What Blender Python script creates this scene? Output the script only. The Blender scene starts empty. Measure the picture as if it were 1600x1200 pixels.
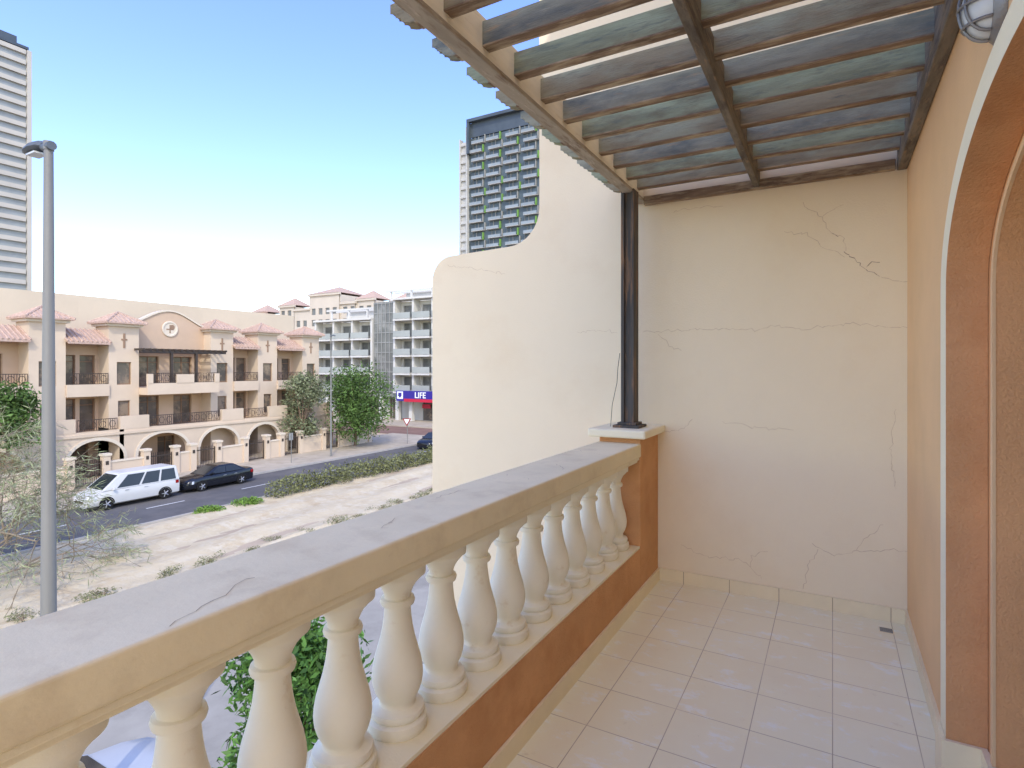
import bpy, bmesh, math, random
from mathutils import Vector, Matrix
SC=bpy.context.scene
COL=SC.collection
R=math.radians
def S(r,g,b):
    f=lambda c:(c/255/12.92 if c/255<=0.04045 else ((c/255+0.055)/1.055)**2.4)
    return (f(r),f(g),f(b))
# ------------------------------------------------------------------ materials
def nodes(name):
    m=bpy.data.materials.new(name); m.use_nodes=True
    nt=m.node_tree; b=nt.nodes['Principled BSDF']
    return m,nt,b
def N(nt,t,**k):
    n=nt.nodes.new(t)
    for a,v in k.items(): setattr(n,a,v)
    return n
def mixc(nt,fac,a,b,mode='MIX'):
    n=N(nt,'ShaderNodeMix',data_type='RGBA',blend_type=mode)
    for i,v in ((0,fac),(6,a),(7,b)):
        if hasattr(v,'is_linked'): nt.links.new(v,n.inputs[i])
        elif i==0: n.inputs[0].default_value=v
        else: n.inputs[i].default_value=(*v,1)
    return n.outputs[2]
def ramp(nt,src,a,b):
    n=N(nt,'ShaderNodeMapRange'); n.clamp=True
    n.inputs[1].default_value=a; n.inputs[2].default_value=b
    nt.links.new(src,n.inputs[0]); return n.outputs[0]
def noise(nt,scale,detail=5,stretch=None,rough=.6,off=(0,0,0)):
    tc=N(nt,'ShaderNodeTexCoord'); mp=N(nt,'ShaderNodeMapping')
    mp.inputs['Scale'].default_value=stretch or (1,1,1); mp.inputs['Location'].default_value=off
    nt.links.new(tc.outputs['Object'],mp.inputs[0])
    n=N(nt,'ShaderNodeTexNoise'); n.inputs['Scale'].default_value=scale; n.inputs['Detail'].default_value=detail; n.inputs['Roughness'].default_value=rough
    nt.links.new(mp.outputs[0],n.inputs['Vector']); return n.outputs['Fac']
def mat(name,col,rough=.8,var=.12,scale=2.,bump=.15,bscale=60.,spec=.3,metal=0.,col2=None,r2=(.5,.7),s2=None,st=None,st2=None,island=0.,bd=.01,col3=None,r3=(.6,.75),s3=9.,st3=None,trans=0.):
    m,nt,b=nodes(name)
    a=tuple(c*(1-var) for c in col); c2=tuple(min(1,c*(1+var)) for c in col)
    out=mixc(nt,ramp(nt,noise(nt,scale,6,st),.35,.65),a,c2)
    if col2: out=mixc(nt,ramp(nt,noise(nt,s2 or scale*1.7,7,st2 or st,.65,(3,7,1)),*r2),out,col2)
    if col3: out=mixc(nt,ramp(nt,noise(nt,s3,8,st3 or st,.7,(9,2,5)),*r3),out,col3)
    if island:
        g=N(nt,'ShaderNodeNewGeometry'); h=N(nt,'ShaderNodeHueSaturation')
        mr=N(nt,'ShaderNodeMapRange'); mr.inputs[3].default_value=1-island; mr.inputs[4].default_value=1+island
        nt.links.new(g.outputs['Random Per Island'],mr.inputs[0]); nt.links.new(mr.outputs[0],h.inputs['Value']); nt.links.new(out,h.inputs['Color']); out=h.outputs[0]
    nt.links.new(out,b.inputs['Base Color'])
    b.inputs['Roughness'].default_value=rough; b.inputs['Specular IOR Level'].default_value=spec; b.inputs['Metallic'].default_value=metal
    if bump:
        bn=N(nt,'ShaderNodeBump'); bn.inputs['Strength'].default_value=bump; bn.inputs['Distance'].default_value=bd
        nt.links.new(noise(nt,bscale,4,st),bn.inputs['Height']); nt.links.new(bn.outputs[0],b.inputs['Normal'])
    return m
M={}
M['stucco']=mat('cream_stucco',S(253,233,196),.9,.015,1.2,.35,90,.04,col2=S(248,225,186),r2=(.52,.8),s2=1.6,bd=.006)
M['salmon']=mat('salmon_stucco',S(245,202,151),.9,.04,1.5,.35,90,.04,bd=.006)
M['orange']=mat('orange_stucco',S(222,165,114),.92,.08,2.5,.7,110,.04,bd=.008,col2=S(210,149,98),r2=(.5,.75),s2=4)
M['revealin']=mat('shade_offset_orange_stucco',S(240,177,120),.92,.06,2.5,.6,110,.04,bd=.008)  # orange stucco made lighter to offset the shade inside the door recess
M['trim']=mat('cream_painted_trim',S(252,237,201),.85,.03,2,.25,70,.06,bd=.006,col2=S(237,215,176),r2=(.58,.8),s2=6)
M['baluster']=mat('painted_concrete_baluster',S(252,242,217),.75,.02,5,.25,45,.15,bd=.005,col2=S(231,210,174),r2=(.62,.8),s2=14)
M['rail']=mat('weathered_painted_rail',S(247,230,190),.92,.05,3,.25,60,.0,bd=.005,col2=S(229,209,170),r2=(.5,.74),s2=5,col3=S(152,126,98),r3=(.70,.77),s3=9,st3=(1.6,.8,1))
M['crack']=mat('crack_line',S(224,198,160),.95,.08,8,0)
M['crackdark']=mat('crack_dark',S(174,142,108),.95,.2,8,0)
M['skirt']=mat('cream_tile_skirting',S(248,228,186),.4,.05,3,.05,30,.4)
M['darkwood']=mat('grey_brown_weathered_wood',S(130,120,104),.85,.25,2,.6,40,.08,st=(6,1,6),col2=S(100,92,82),r2=(.48,.64),col3=S(162,138,110),r3=(.54,.7),bd=.006)
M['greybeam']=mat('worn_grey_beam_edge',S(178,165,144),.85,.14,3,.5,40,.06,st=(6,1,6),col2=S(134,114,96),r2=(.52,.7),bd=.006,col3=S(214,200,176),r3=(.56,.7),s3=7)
M['slat']=mat('weathered_slat_wood',S(158,155,134),.9,.2,3,.7,30,.03,st=(1,8,7),col2=S(112,116,110),r2=(.47,.66),s2=2.2,st2=(1,4,3),col3=S(178,152,118),r3=(.56,.7),s3=5,st3=(1,4,7),bd=.006)
M['slat2']=mat('weathered_slat_wood_green',S(158,162,132),.9,.2,3,.7,30,.03,st=(1,8,7),col2=S(126,114,92),r2=(.49,.68),s2=2.6,st2=(1,4,3),col3=S(112,122,112),r3=(.55,.7),s3=4,st3=(1,4,7),bd=.006)
M['slat3']=mat('weathered_slat_wood_brown',S(150,138,112),.9,.2,3,.7,30,.03,st=(1,8,7),col2=S(168,166,140),r2=(.45,.64),s2=2.4,st2=(1,4,3),col3=S(106,106,96),r3=(.57,.72),s3=4,st3=(1,4,7),bd=.006)
M['slatedge']=mat('worn_slat_edge',S(138,116,94),.9,.25,4,.5,40,.05,st=(1,6,6),col2=S(188,168,138),r2=(.46,.62),s2=5,bd=.006)
M['postwood']=mat('rusty_dark_post',S(88,83,76),.7,.2,2,.4,30,.2,st=(9,9,.8),col2=S(150,114,82),r2=(.52,.66),s2=3,bd=.004)
M['palewood']=mat('pale_cream_beam',S(246,235,210),.85,.06,3,.3,40,.05,st=(6,1,6),col2=S(212,192,162),r2=(.6,.76),bd=.004)  # cream tone with tan blotches for the front beam board
M['iron']=mat('dark_iron',S(66,56,48),.55,.1,4,.1,50,.4)
M['castiron']=mat('grey_metal_lantern',S(134,130,126),.4,.15,8,.2,60,.5,metal=.6)
M['cablem']=mat('dark_cable',S(60,54,50),.6,.1,8,0)
M['lampglass']=mat('frosted_lantern_glass',S(205,205,200),.25,.05,4,0,spec=.5)
M['steel']=mat('galvanised_steel',S(132,130,124),.5,.08,3,.05,40,.35,metal=.1,st=(1,1,.2))
M['steeldark']=mat('grey_luminaire',S(92,97,100),.45,.08,3,.05,40,.4)
M['asphalt']=mat('asphalt_road',S(100,97,94),.9,.12,.6,.3,30,.2,col2=S(120,114,107),r2=(.5,.75),s2=.25)
M['lane']=mat('pale_concrete_lane',S(166,158,142),.9,.1,.8,.2,25,.2,col2=S(144,137,123),r2=(.5,.7),s2=.5)
M['mark']=mat('white_road_paint',S(205,202,195),.8,.1,5,0)
M['sand']=mat('pale_sand',S(203,186,153),.95,.05,.35,.5,3,.05,col2=S(184,160,125),r2=(.5,.75),s2=.7,bd=.1,col3=S(209,195,166),r3=(.48,.65),s3=1.8)
M['ground']=mat('sandy_ground',S(186,166,140),.95,.1,.2,.3,2,.1)
M['paving']=mat('beige_paving',S(182,169,148),.9,.08,.7,.15,20,.15,col2=S(162,147,126),r2=(.5,.75),s2=.9)
M['redpave']=mat('red_brown_paving',S(136,108,94),.9,.12,.7,.1,20,.15)
M['kerb']=mat('kerb_concrete',S(178,171,159),.9,.08,2,.1,20,.15)
M['house']=mat('beige_townhouse_render',S(209,189,164),.9,.05,.5,.15,20,.08)
M['house2']=mat('peach_townhouse_render',S(200,173,146),.9,.05,.5,.15,20,.08)
M['houselight']=mat('pale_townhouse_trim',S(216,202,180),.9,.04,.5,.1,20,.08)
M['parapet']=mat('cream_rear_parapet',S(205,190,165),.9,.04,.3,.1,10,.08)
M['rooftile']=mat('muted_terracotta_tiles',S(188,160,141),.8,.12,3,.6,5,.1,st=(1,3,1),bd=.08,col2=S(204,181,163),r2=(.5,.7),s2=5)
M['brownframe']=mat('brown_window_frame',S(134,104,80),.6,.15,4,0)
M['slitbrown']=mat('faded_brown_slit',S(150,122,98),.7,.1,4,0)
M['pane']=mat('dark_window_glass',S(94,86,78),.12,.25,.6,0,spec=.5,col2=S(138,120,100),r2=(.5,.6),s2=.8)
M['pane2']=mat('grey_glass',S(110,110,106),.15,.2,.3,0,spec=.3,col2=S(148,146,140),r2=(.52,.64),s2=.25)
M['white']=mat('white_render',S(207,203,193),.85,.04,.3,.05,10,.1)
M['towerwhite']=mat('pale_tower_concrete',S(184,182,175),.85,.05,.1,0,10,.1)
M['lefttower']=mat('pale_beige_tower_slab',S(184,179,168),.85,.05,.1,0,10,.1)
M['grey']=mat('grey_render',S(152,151,145),.85,.06,.3,.05,10,.1)
M['darkclad']=mat('dark_tower_cladding',S(72,80,86),.4,.15,.2,0,spec=.4)
M['toweglz']=mat('tower_grey_green_glazing',S(82,92,94),.3,.18,.2,0,spec=.4)
M['leftglz']=mat('pale_grey_tower_glazing',S(150,154,152),.3,.1,.2,0,spec=.3)
M['green']=mat('green_balcony_panel',S(110,150,70),.5,.1,.4,0)
M['greenglass']=mat('pale_glass_guard',S(164,166,158),.25,.08,.3,0,spec=.3)
M['towerglass']=mat('grey_tower_guard',S(140,148,150),.25,.12,.1,0,spec=.3)
M['leftguard']=mat('beige_grey_tower_guard',S(172,169,160),.4,.08,.1,0,spec=.2)
M['terra']=mat('far_cream_render',S(200,188,170),.9,.06,.2,0)
M['terra2']=mat('far_redbrown_render',S(170,142,124),.9,.06,.2,0)
M['signblue']=mat('blue_violet_sign_face',S(56,44,140),.4,.05,.5,0)
M['signred']=mat('red_sign_strip',S(196,40,66),.4,.05,.5,0)
M['signwhite']=mat('white_sign_letter',S(240,240,240),.5,.02,.5,0)
M['vanwhite']=mat('white_van_paint',S(206,204,198),.25,.02,1,0,spec=.5)
M['blackpaint']=mat('black_car_paint',S(26,28,34),.16,.1,1,0,spec=.6)
M['silverpaint']=mat('pale_silver_car_paint',S(188,187,182),.3,.03,1,0,spec=.4)
M['carglass']=mat('tinted_car_glass',S(46,50,52),.1,.1,1,0,spec=.5)
M['tyre']=mat('black_tyre',S(34,33,32),.9,.1,8,.1,40)
M['rim']=mat('alloy_rim',S(180,180,182),.35,.05,4,0,metal=.6)
M['headlight']=mat('clear_headlight',S(214,220,226),.1,.03,4,0,spec=.7)
M['taillight']=mat('red_taillight',S(150,22,20),.2,.05,4,0,spec=.6)
M['bark']=mat('grey_brown_bark',S(128,108,90),.95,.2,5,.5,20,.1,st=(1,1,.3))
M['palebark']=mat('pale_twig_bark',S(142,128,108),.95,.15,5,.3,20,.1)
M['leaf']=mat('green_leaves',S(84,108,54),.6,.3,1.1,0,spec=.15,island=.45)
M['leafnear']=mat('fresh_green_leaves',S(80,116,52),.5,.3,3,0,spec=.25,island=.5)
M['leafolive']=mat('olive_grey_leaves',S(118,124,92),.7,.25,.9,0,spec=.15,island=.4)
M['leafdusty']=mat('dusty_hedge_leaves',S(116,118,80),.75,.22,.7,0,spec=.1,island=.4)
M['leafpale']=mat('pale_feathery_leaves',S(144,150,112),.7,.2,1,0,spec=.1,island=.35)
M['grass']=mat('bright_grass_tuft',S(110,140,62),.7,.2,3,0,spec=.1,island=.4)
def tile_mat():
    m,nt,b=nodes('cream_floor_tiles')
    tc=N(nt,'ShaderNodeTexCoord'); mp=N(nt,'ShaderNodeMapping'); mp.inputs['Location'].default_value=(30,30-.135,0)
    nt.links.new(tc.outputs['Object'],mp.inputs[0])
    br=N(nt,'ShaderNodeTexBrick'); br.offset=0; br.squash=1
    br.inputs['Scale'].default_value=1; br.inputs['Brick Width'].default_value=.3; br.inputs['Row Height'].default_value=.3
    br.inputs['Mortar Size'].default_value=.0020; br.inputs['Mortar Smooth'].default_value=.2; br.inputs['Bias'].default_value=0
    br.inputs['Color1'].default_value=(*S(253,243,208),1); br.inputs['Color2'].default_value=(*S(251,239,202),1); br.inputs['Mortar'].default_value=(*S(192,172,142),1)
    nt.links.new(mp.outputs[0],br.inputs['Vector'])
    o=mixc(nt,ramp(nt,noise(nt,2.2,7),.45,.85),br.outputs['Color'],S(248,232,194))
    w=noise(nt,6,8,(1,1.6,1),.75,(4,4,4))
    wm=N(nt,'ShaderNodeMath',operation='MULTIPLY'); nt.links.new(ramp(nt,w,.54,.62),wm.inputs[0])
    inv=N(nt,'ShaderNodeMath',operation='SUBTRACT'); inv.inputs[0].default_value=1; nt.links.new(br.outputs['Fac'],inv.inputs[1]); nt.links.new(inv.outputs[0],wm.inputs[1])
    o=mixc(nt,wm.outputs[0],o,S(254,249,230))
    o=mixc(nt,ramp(nt,noise(nt,14,6,None,.7,(1,8,2)),.62,.80),o,S(226,208,172))
    nt.links.new(o,b.inputs['Base Color'])
    mr=N(nt,'ShaderNodeMapRange'); mr.inputs[1].default_value=.3; mr.inputs[2].default_value=.7; mr.inputs[3].default_value=.3; mr.inputs[4].default_value=.55
    nt.links.new(w,mr.inputs[0]); nt.links.new(mr.outputs[0],b.inputs['Roughness']); b.inputs['Specular IOR Level'].default_value=.4
    bn=N(nt,'ShaderNodeBump'); bn.inputs['Strength'].default_value=.4; bn.inputs['Distance'].default_value=.003; bn.invert=True
    nt.links.new(br.outputs['Fac'],bn.inputs['Height']); nt.links.new(bn.outputs[0],b.inputs['Normal'])
    return m
M['tile']=tile_mat()
# ------------------------------------------------------------------ mesh builder
def top(o):
    while o.parent: o=o.parent
    return o
class MB:
    def __init__(s): s.v=[]; s.f=[]
    def add(s,vs,fs):
        n=len(s.v); s.v+= [tuple(v) for v in vs]; s.f+=[tuple(i+n for i in f) for f in fs]; return s
    def quad(s,a,b,c,d): return s.add([a,b,c,d],[(0,1,2,3)])
    def hexa(s,p): return s.add(p,[(0,3,2,1),(4,5,6,7),(0,1,5,4),(1,2,6,5),(2,3,7,6),(3,0,4,7)])
    def box(s,x0,x1,y0,y1,z0,z1):
        return s.hexa([(x0,y0,z0),(x1,y0,z0),(x1,y1,z0),(x0,y1,z0),(x0,y0,z1),(x1,y0,z1),(x1,y1,z1),(x0,y1,z1)])
    def pbox(s,P,u0,u1,v0,v1,w0,w1):
        return s.hexa([P(u0,v0,w0),P(u1,v0,w0),P(u1,v0,w1),P(u0,v0,w1),P(u0,v1,w0),P(u1,v1,w0),P(u1,v1,w1),P(u0,v1,w1)])
    def prism(s,poly,P,w0,w1):
        n=len(poly); s.add([P(u,v,w0) for u,v in poly]+[P(u,v,w1) for u,v in poly],
            [tuple(range(n)),tuple(range(2*n-1,n-1,-1))]+[(i,(i+1)%n,n+(i+1)%n,n+i) for i in range(n)]); return s
    def tube(s,pts,rad,n=6):
        pts=[Vector(p) for p in pts]; rings=[]
        for i,p in enumerate(pts):
            d=(pts[min(i+1,len(pts)-1)]-pts[max(i-1,0)])
            d=d.normalized() if d.length>1e-6 else Vector((0,0,1))
            a=d.cross(Vector((0,0,1)) if abs(d.z)<.95 else Vector((1,0,0))).normalized(); b=d.cross(a)
            r=rad[i] if hasattr(rad,'__len__') else rad
            rings.append([p+(a*math.cos(2*math.pi*k/n)+b*math.sin(2*math.pi*k/n))*r for k in range(n)])
        fs=[]
        for i in range(len(pts)-1):
            for k in range(n): fs.append((i*n+k,i*n+(k+1)%n,(i+1)*n+(k+1)%n,(i+1)*n+k))
        fs.append(tuple(range(n))); fs.append(tuple((len(pts)-1)*n+k for k in reversed(range(n))))
        return s.add([v for r in rings for v in r],fs)
    def lathe(s,prof,c=(0,0,0),n=24,axis='z',sc=(1,1)):
        vs=[];fs=[]
        for r,z in prof:
            for k in range(n):
                a=2*math.pi*k/n; x,y=r*math.cos(a)*sc[0],r*math.sin(a)*sc[1]
                vs.append((c[0]+x,c[1]+y,c[2]+z) if axis=='z' else (c[0]+z,c[1]+x,c[2]+y) if axis=='x' else (c[0]+x,c[1]+z,c[2]+y))
        m=len(prof)
        for i in range(m-1):
            for k in range(n): fs.append((i*n+k,i*n+(k+1)%n,(i+1)*n+(k+1)%n,(i+1)*n+k))
        fs.append(tuple(reversed(range(n)))); fs.append(tuple((m-1)*n+k for k in range(n)))
        return s.add(vs,fs)
    def build(s,name,m,parent=None,local=False,smooth=False,bevel=0,seg=2,fix=False):
        vs=s.v
        if parent is not None and not local:
            o=top(parent).location; vs=[(v[0]-o[0],v[1]-o[1],v[2]-o[2]) for v in vs]
        me=bpy.data.meshes.new(name); me.from_pydata(vs,[],s.f); me.materials.append(m if not isinstance(m,str) else M[m])
        if fix:
            bm=bmesh.new(); bm.from_mesh(me); bmesh.ops.recalc_face_normals(bm,faces=bm.faces); bm.to_mesh(me); bm.free()
        if smooth:
            me.polygons.foreach_set('use_smooth',[True]*len(me.polygons))
            if smooth!='full':
                try: me.set_sharp_from_angle(angle=R(40))
                except Exception: pass
        me.update()
        ob=bpy.data.objects.new(name,me); COL.objects.link(ob)
        if parent is not None: ob.parent=parent
        if bevel:
            b=ob.modifiers.new('bevel','BEVEL'); b.width=bevel; b.segments=seg; b.limit_method='ANGLE'; b.angle_limit=R(40)
        return ob
def tag(o,label,cat,group=None,kind=None):
    if label: o['label']=label
    if cat: o['category']=cat
    if group: o['group']=group
    if kind: o['kind']=kind
    return o
def thing(name,label,cat,loc=(0,0,0),rz=0,group=None):
    o=bpy.data.objects.new(name,None); COL.objects.link(o); o.location=loc; o.rotation_euler=(0,0,rz); o.empty_display_size=.2
    return tag(o,label,cat,group)
def copy_tree(o,parent=None):
    c=o.copy(); COL.objects.link(c)
    if parent: c.parent=parent
    for ch in list(o.children): copy_tree(ch,c)
    return c
def structure(mb,name,m,label=None,cat=None,**k):
    o=mb.build(name,m,**k); o['kind']='structure'
    tag(o,label or name.replace('_',' '),cat or name.replace('_',' '))
    return o
def wall_holes(mb,P,u0,u1,v0,v1,holes,depth):
    us=sorted({u0,u1}|{x for h in holes for x in h[:2]}); vs=sorted({v0,v1}|{x for h in holes for x in h[2:]})
    for i in range(len(us)-1):
        for j in range(len(vs)-1):
            cu=(us[i]+us[i+1])/2; cv=(vs[j]+vs[j+1])/2
            if any(h[0]<cu<h[1] and h[2]<cv<h[3] for h in holes): continue
            mb.quad(P(us[i],vs[j],0),P(us[i+1],vs[j],0),P(us[i+1],vs[j+1],0),P(us[i],vs[j+1],0))
    for a,b,c,d in holes:
        for (p,q),(r,t) in (((a,c),(b,c)),((b,c),(b,d)),((b,d),(a,d)),((a,d),(a,c))):
            mb.quad(P(p,q,0),P(r,t,0),P(r,t,depth),P(p,q,depth))
def arch_h(u,ar):
    uc,hw,vs,rise=ar; x=(u-uc)/hw
    return vs+rise*math.sqrt(max(0,1-x*x))
def arch_wall(mb,P,u0,u1,vb,vt,arches,depth,n=20):
    cur=u0
    for ar in sorted(arches):
        uc,hw,vs,rise=ar
        mb.quad(P(cur,vb,0),P(uc-hw,vb,0),P(uc-hw,vt,0),P(cur,vt,0))
        us=[uc-hw*math.cos(math.pi*k/n) for k in range(n+1)]
        for a,b in zip(us[:-1],us[1:]):
            ha,hb=arch_h(a,ar),arch_h(b,ar)
            mb.quad(P(a,ha,0),P(b,hb,0),P(b,vt,0),P(a,vt,0)); mb.quad(P(a,ha,0),P(b,hb,0),P(b,hb,depth),P(a,ha,depth))
        for e in (uc-hw,uc+hw): mb.quad(P(e,vb,0),P(e,vs,0),P(e,vs,depth),P(e,vb,depth))
        cur=uc+hw
    mb.quad(P(cur,vb,0),P(u1,vb,0),P(u1,vt,0),P(cur,vt,0))
def arch_ring(mb,P,uc,vs,vb,a0,b0,a1,b1,w0,w1,n=32):
    def path(a,b): return [(uc+a,vb)]+[(uc+a*math.cos(math.pi*k/n),vs+b*math.sin(math.pi*k/n)) for k in range(n+1)]+[(uc-a,vb)]
    i,o=path(a0,b0),path(a1,b1)
    for k in range(len(i)-1):
        mb.quad(P(*i[k],w0),P(*i[k+1],w0),P(*o[k+1],w0),P(*o[k],w0))
        mb.quad(P(*i[k],w0),P(*i[k+1],w0),P(*i[k+1],w1),P(*i[k],w1))
        mb.quad(P(*o[k],w0),P(*o[k+1],w0),P(*o[k+1],w1),P(*o[k],w1))
def window(root,P,a,b,c,d,w,fm='brownframe',pm='pane',mull=1,t=.07,name='window',trans=0):
    f=MB()
    for q in ((a,b,c,c+t),(a,b,d-t,d),(a,a+t,c+t,d-t),(b-t,b,c+t,d-t)): f.pbox(P,*q,w-.07,w)
    for k in range(mull):
        u=a+(b-a)*(k+1)/(mull+1); f.pbox(P,u-t*.5,u+t*.5,c+t,d-t,w-.07,w)
    if trans: f.pbox(P,a+t,b-t,c+(d-c)*trans-t*.4,c+(d-c)*trans+t*.4,w-.062,w)
    fo=f.build(name,fm,root)
    MB().pbox(P,a+.01,b-.01,c+.01,d-.01,w-.03,w-.015).build('pane',pm,fo)
    return fo
def leaves(mb,clumps,n,size,rng,asp=.45,surf=.55,flat=0):
    tot=sum(c[3]*c[4]*c[5] for c in clumps); acc=[];s0=0
    for c in clumps: s0+=c[3]*c[4]*c[5]/tot; acc.append(s0)
    for _ in range(n):
        r=rng.random(); i=0
        while i<len(acc)-1 and acc[i]<r: i+=1
        c=clumps[i]; d=Vector((rng.gauss(0,1),rng.gauss(0,1),rng.gauss(0,1))).normalized()
        q=rng.random()**(1/3); q=surf*max(q,rng.random())+(1-surf)*q; q*=1+.12*rng.gauss(0,1)
        p=Vector((c[0]+d.x*c[3]*q,c[1]+d.y*c[4]*q,c[2]+d.z*c[5]*q))
        a=Vector((rng.gauss(0,1),rng.gauss(0,1),rng.gauss(0,.7)+.2)).normalized(); b=a.cross(Vector((rng.gauss(0,1),rng.gauss(0,1),rng.gauss(0,1)))).normalized()
        L=size*(.6+.8*rng.random()); W=L*asp
        mb.add([p-a*L*.5,p+b*W*.5,p+a*L*.5,p-b*W*.5],[(0,1,2,3)])
def branch(wood,lv,p,d,L,r,depth,rng,droop,lsize,nch=3,spread=.75,lasp=.14,nl=6):
    p=Vector(p); d=Vector(d).normalized(); pts=[p.copy()]; rr=[r]
    for i in range(4):
        d=(d+Vector((rng.gauss(0,.16),rng.gauss(0,.16),rng.gauss(0,.12)-droop))).normalized(); p=p+d*L/4; pts.append(p.copy()); rr.append(r*(1-.13*(i+1)))
    wood.tube(pts,rr,6 if r>.03 else 3)
    if depth<=1:
        for k in range(nl if depth==0 else nl//2):
            q=pts[1]+(pts[4]-pts[1])*rng.random()+Vector((rng.gauss(0,.09),rng.gauss(0,.09),rng.gauss(0,.09)))
            a=(d*.5+Vector((rng.gauss(0,.6),rng.gauss(0,.6),rng.gauss(0,.4)-.25))).normalized(); b=a.cross(Vector((rng.gauss(0,1),rng.gauss(0,1),rng.gauss(0,1)))).normalized()
            l=lsize*(.6+.8*rng.random()); lv.add([q,q+a*l*.5+b*l*lasp*.5,q+a*l,q+a*l*.5-b*l*lasp*.5],[(0,1,2,3)])
        if depth==0: return
    for k in range(nch+(1 if rng.random()<.5 else 0)):
        i=rng.choice([2,3,4,4]); q=pts[i]
        nd=(d+Vector((rng.gauss(0,spread),rng.gauss(0,spread),rng.gauss(0,spread*.7)))).normalized()
        branch(wood,lv,q,nd,L*(.6+.25*rng.random()),r*.58,depth-1,rng,droop,lsize,nch,spread,lasp,nl)
def tree(name,label,cat,base,clumps,n,size,lm,rng,group=None,trunk_r=.14,asp=.45,bm='bark',surf=.6):
    root=thing(name,label,cat,base,0,group)
    w=MB(); b=Vector(base); zt=min(c[2]-c[5]*.3 for c in clumps)
    cx=sum(c[0] for c in clumps)/len(clumps); cy=sum(c[1] for c in clumps)/len(clumps)
    t=Vector((cx*.5+b.x*.5,cy*.5+b.y*.5,zt)); w.tube([b,b.lerp(t,.5)+Vector((.05,.04,0)),t],[trunk_r*1.25,trunk_r,trunk_r*.8],8)
    for c in clumps: w.tube([t,t.lerp(Vector(c[:3]),.6)+Vector((0,0,.1)),c[:3]],[trunk_r*.6,trunk_r*.35,trunk_r*.12],5)
    w.build('trunk',bm,root,smooth=True)
    l=MB(); leaves(l,clumps,n,size,rng,asp,surf); l.build('crown',lm,root)
    return root
GZ=-6.5
rng=random.Random(7)
# ------------------------------------------------------------------ setting
structure(MB().box(-1600,1600,-1200,2000,GZ-.5,GZ-.03),'ground','ground','pale sandy ground reaching to the horizon','ground')
structure(MB().box(-37.6,-30.5,-80,400,GZ-.1,GZ),'road','asphalt','grey asphalt street between sand strip and townhouses','road')
mk=MB()
for k in range(-8,60): mk.box(-34.1,-33.98,k*6,k*6+2.2,GZ-.02,GZ+.004)
structure(mk,'road_marking','mark','dashed white centre line on the street','road marking')
structure(MB().box(-46.5,-37.75,-80,53,GZ-.1,GZ+.12),'pavement','paving','beige paved footway in front of the townhouses','pavement')
structure(MB().box(-37.748,-37.6,-80,53,GZ-.1,GZ+.135).box(-30.498,-30.35,-80,400,GZ-.1,GZ+.13),'kerb','kerb','pale concrete kerbs along both sides of the street','kerb')
structure(MB().box(-66,-37.75,53.1,60,GZ-.1,GZ+.02),'side_street','redpave','reddish brown paved side street by the shop','street')
structure(MB().box(-76,-37.75,60.1,68,GZ-.1,GZ+.14),'forecourt','paving','beige paved forecourt in front of the corner shop','forecourt')
sd=MB(); nx,ny=40,120
g=[[(-30.34+(8.3)*i/nx, -30+110*j/ny, GZ+.02+ (0 if i in(0,nx) else .06*rng.random()+.10*math.sin(i*.5+j*.3)*math.sin(j*.21))) for i in range(nx+1)] for j in range(ny+1)]
vs=[p for r_ in g for p in r_]
sd.add(vs,[(j*(nx+1)+i,j*(nx+1)+i+1,(j+1)*(nx+1)+i+1,(j+1)*(nx+1)+i) for j in range(ny) for i in range(nx)])
structure(sd,'sand','sand','strip of bare pale sand between street and service lane','sand',smooth='full')
structure(MB().box(-22,-1.4,-40,60,GZ-.1,GZ+.01),'service_lane','lane','pale grey paved lane under the balcony','lane')
# ------------------------------------------------------------------ own house
XW=.381; YB=4.035; HT=4.55; SK=.085; YN=-1.95  # unseen roof height and near end of the house chosen for shading and skylight
YC=1.55; ZC=1.78; SJ=.205
structure(MB().box(-1.08,1.0,YN,YB,-.2,0),'balcony_floor','tile','cream square floor tiles of the balcony','floor')
hs=thing('house','salmon house wall with cream arched doorway on the right of the balcony','house',(.4,1.6,GZ))
PX=lambda x0:(lambda u,v,w:(x0+w,u,v))
w=MB(); arch_wall(w,PX(XW),YN,YB,0,HT,[(YC,.95,ZC,.47)],.003); w.box(1.2,8,YN,YB-.002,0,HT)
w.quad((XW,YN,HT),(1.25,YN,HT),(1.25,YB-.002,HT),(XW,YB-.002,HT)); w.quad((XW,YN,0),(1.25,YN,0),(1.25,YN,HT),(XW,YN,HT))
w.box(XW,8,-.9,YB-.002,HT+.001,7.6)  # unseen upper block, added to keep the sun off balcony and partition wall
w.build('wall','salmon',hs)
w=MB(); arch_wall(w,PX(.4615),.5,2.65,0,2.45,[(YC,.83,ZC,.40)],.44); w.build('inner_arch','revealin',hs)
w=MB(); n=32
def apath(a,b): return [(YC+a,0)]+[(YC+a*math.cos(math.pi*k/n),ZC+b*math.sin(math.pi*k/n)) for k in range(n+1)]+[(YC-a,0)]
pp=apath(.9285,.4485)
for p,q in zip(pp[:-1],pp[1:]): w.quad((.345,*p),(.345,*q),(.46,*q),(.46,*p))
w.build('arch_reveal','orange',hs,smooth=True)
w=MB(); arch_ring(w,PX(0),YC,ZC,0,.93,.45,1.04,.53,.345,.382); w.build('arch_surround','trim',hs,smooth=True)
w=MB(); arch_ring(w,PX(0),YC,ZC,0,.828,.398,.852,.422,.452,.4612); w.build('inner_arch_edge','salmon',hs,smooth=True)
w=MB(); w.box(-1.36,8,YN,YB-.004,GZ,-.205); w.build('lower_wall','stucco',hs)
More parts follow.
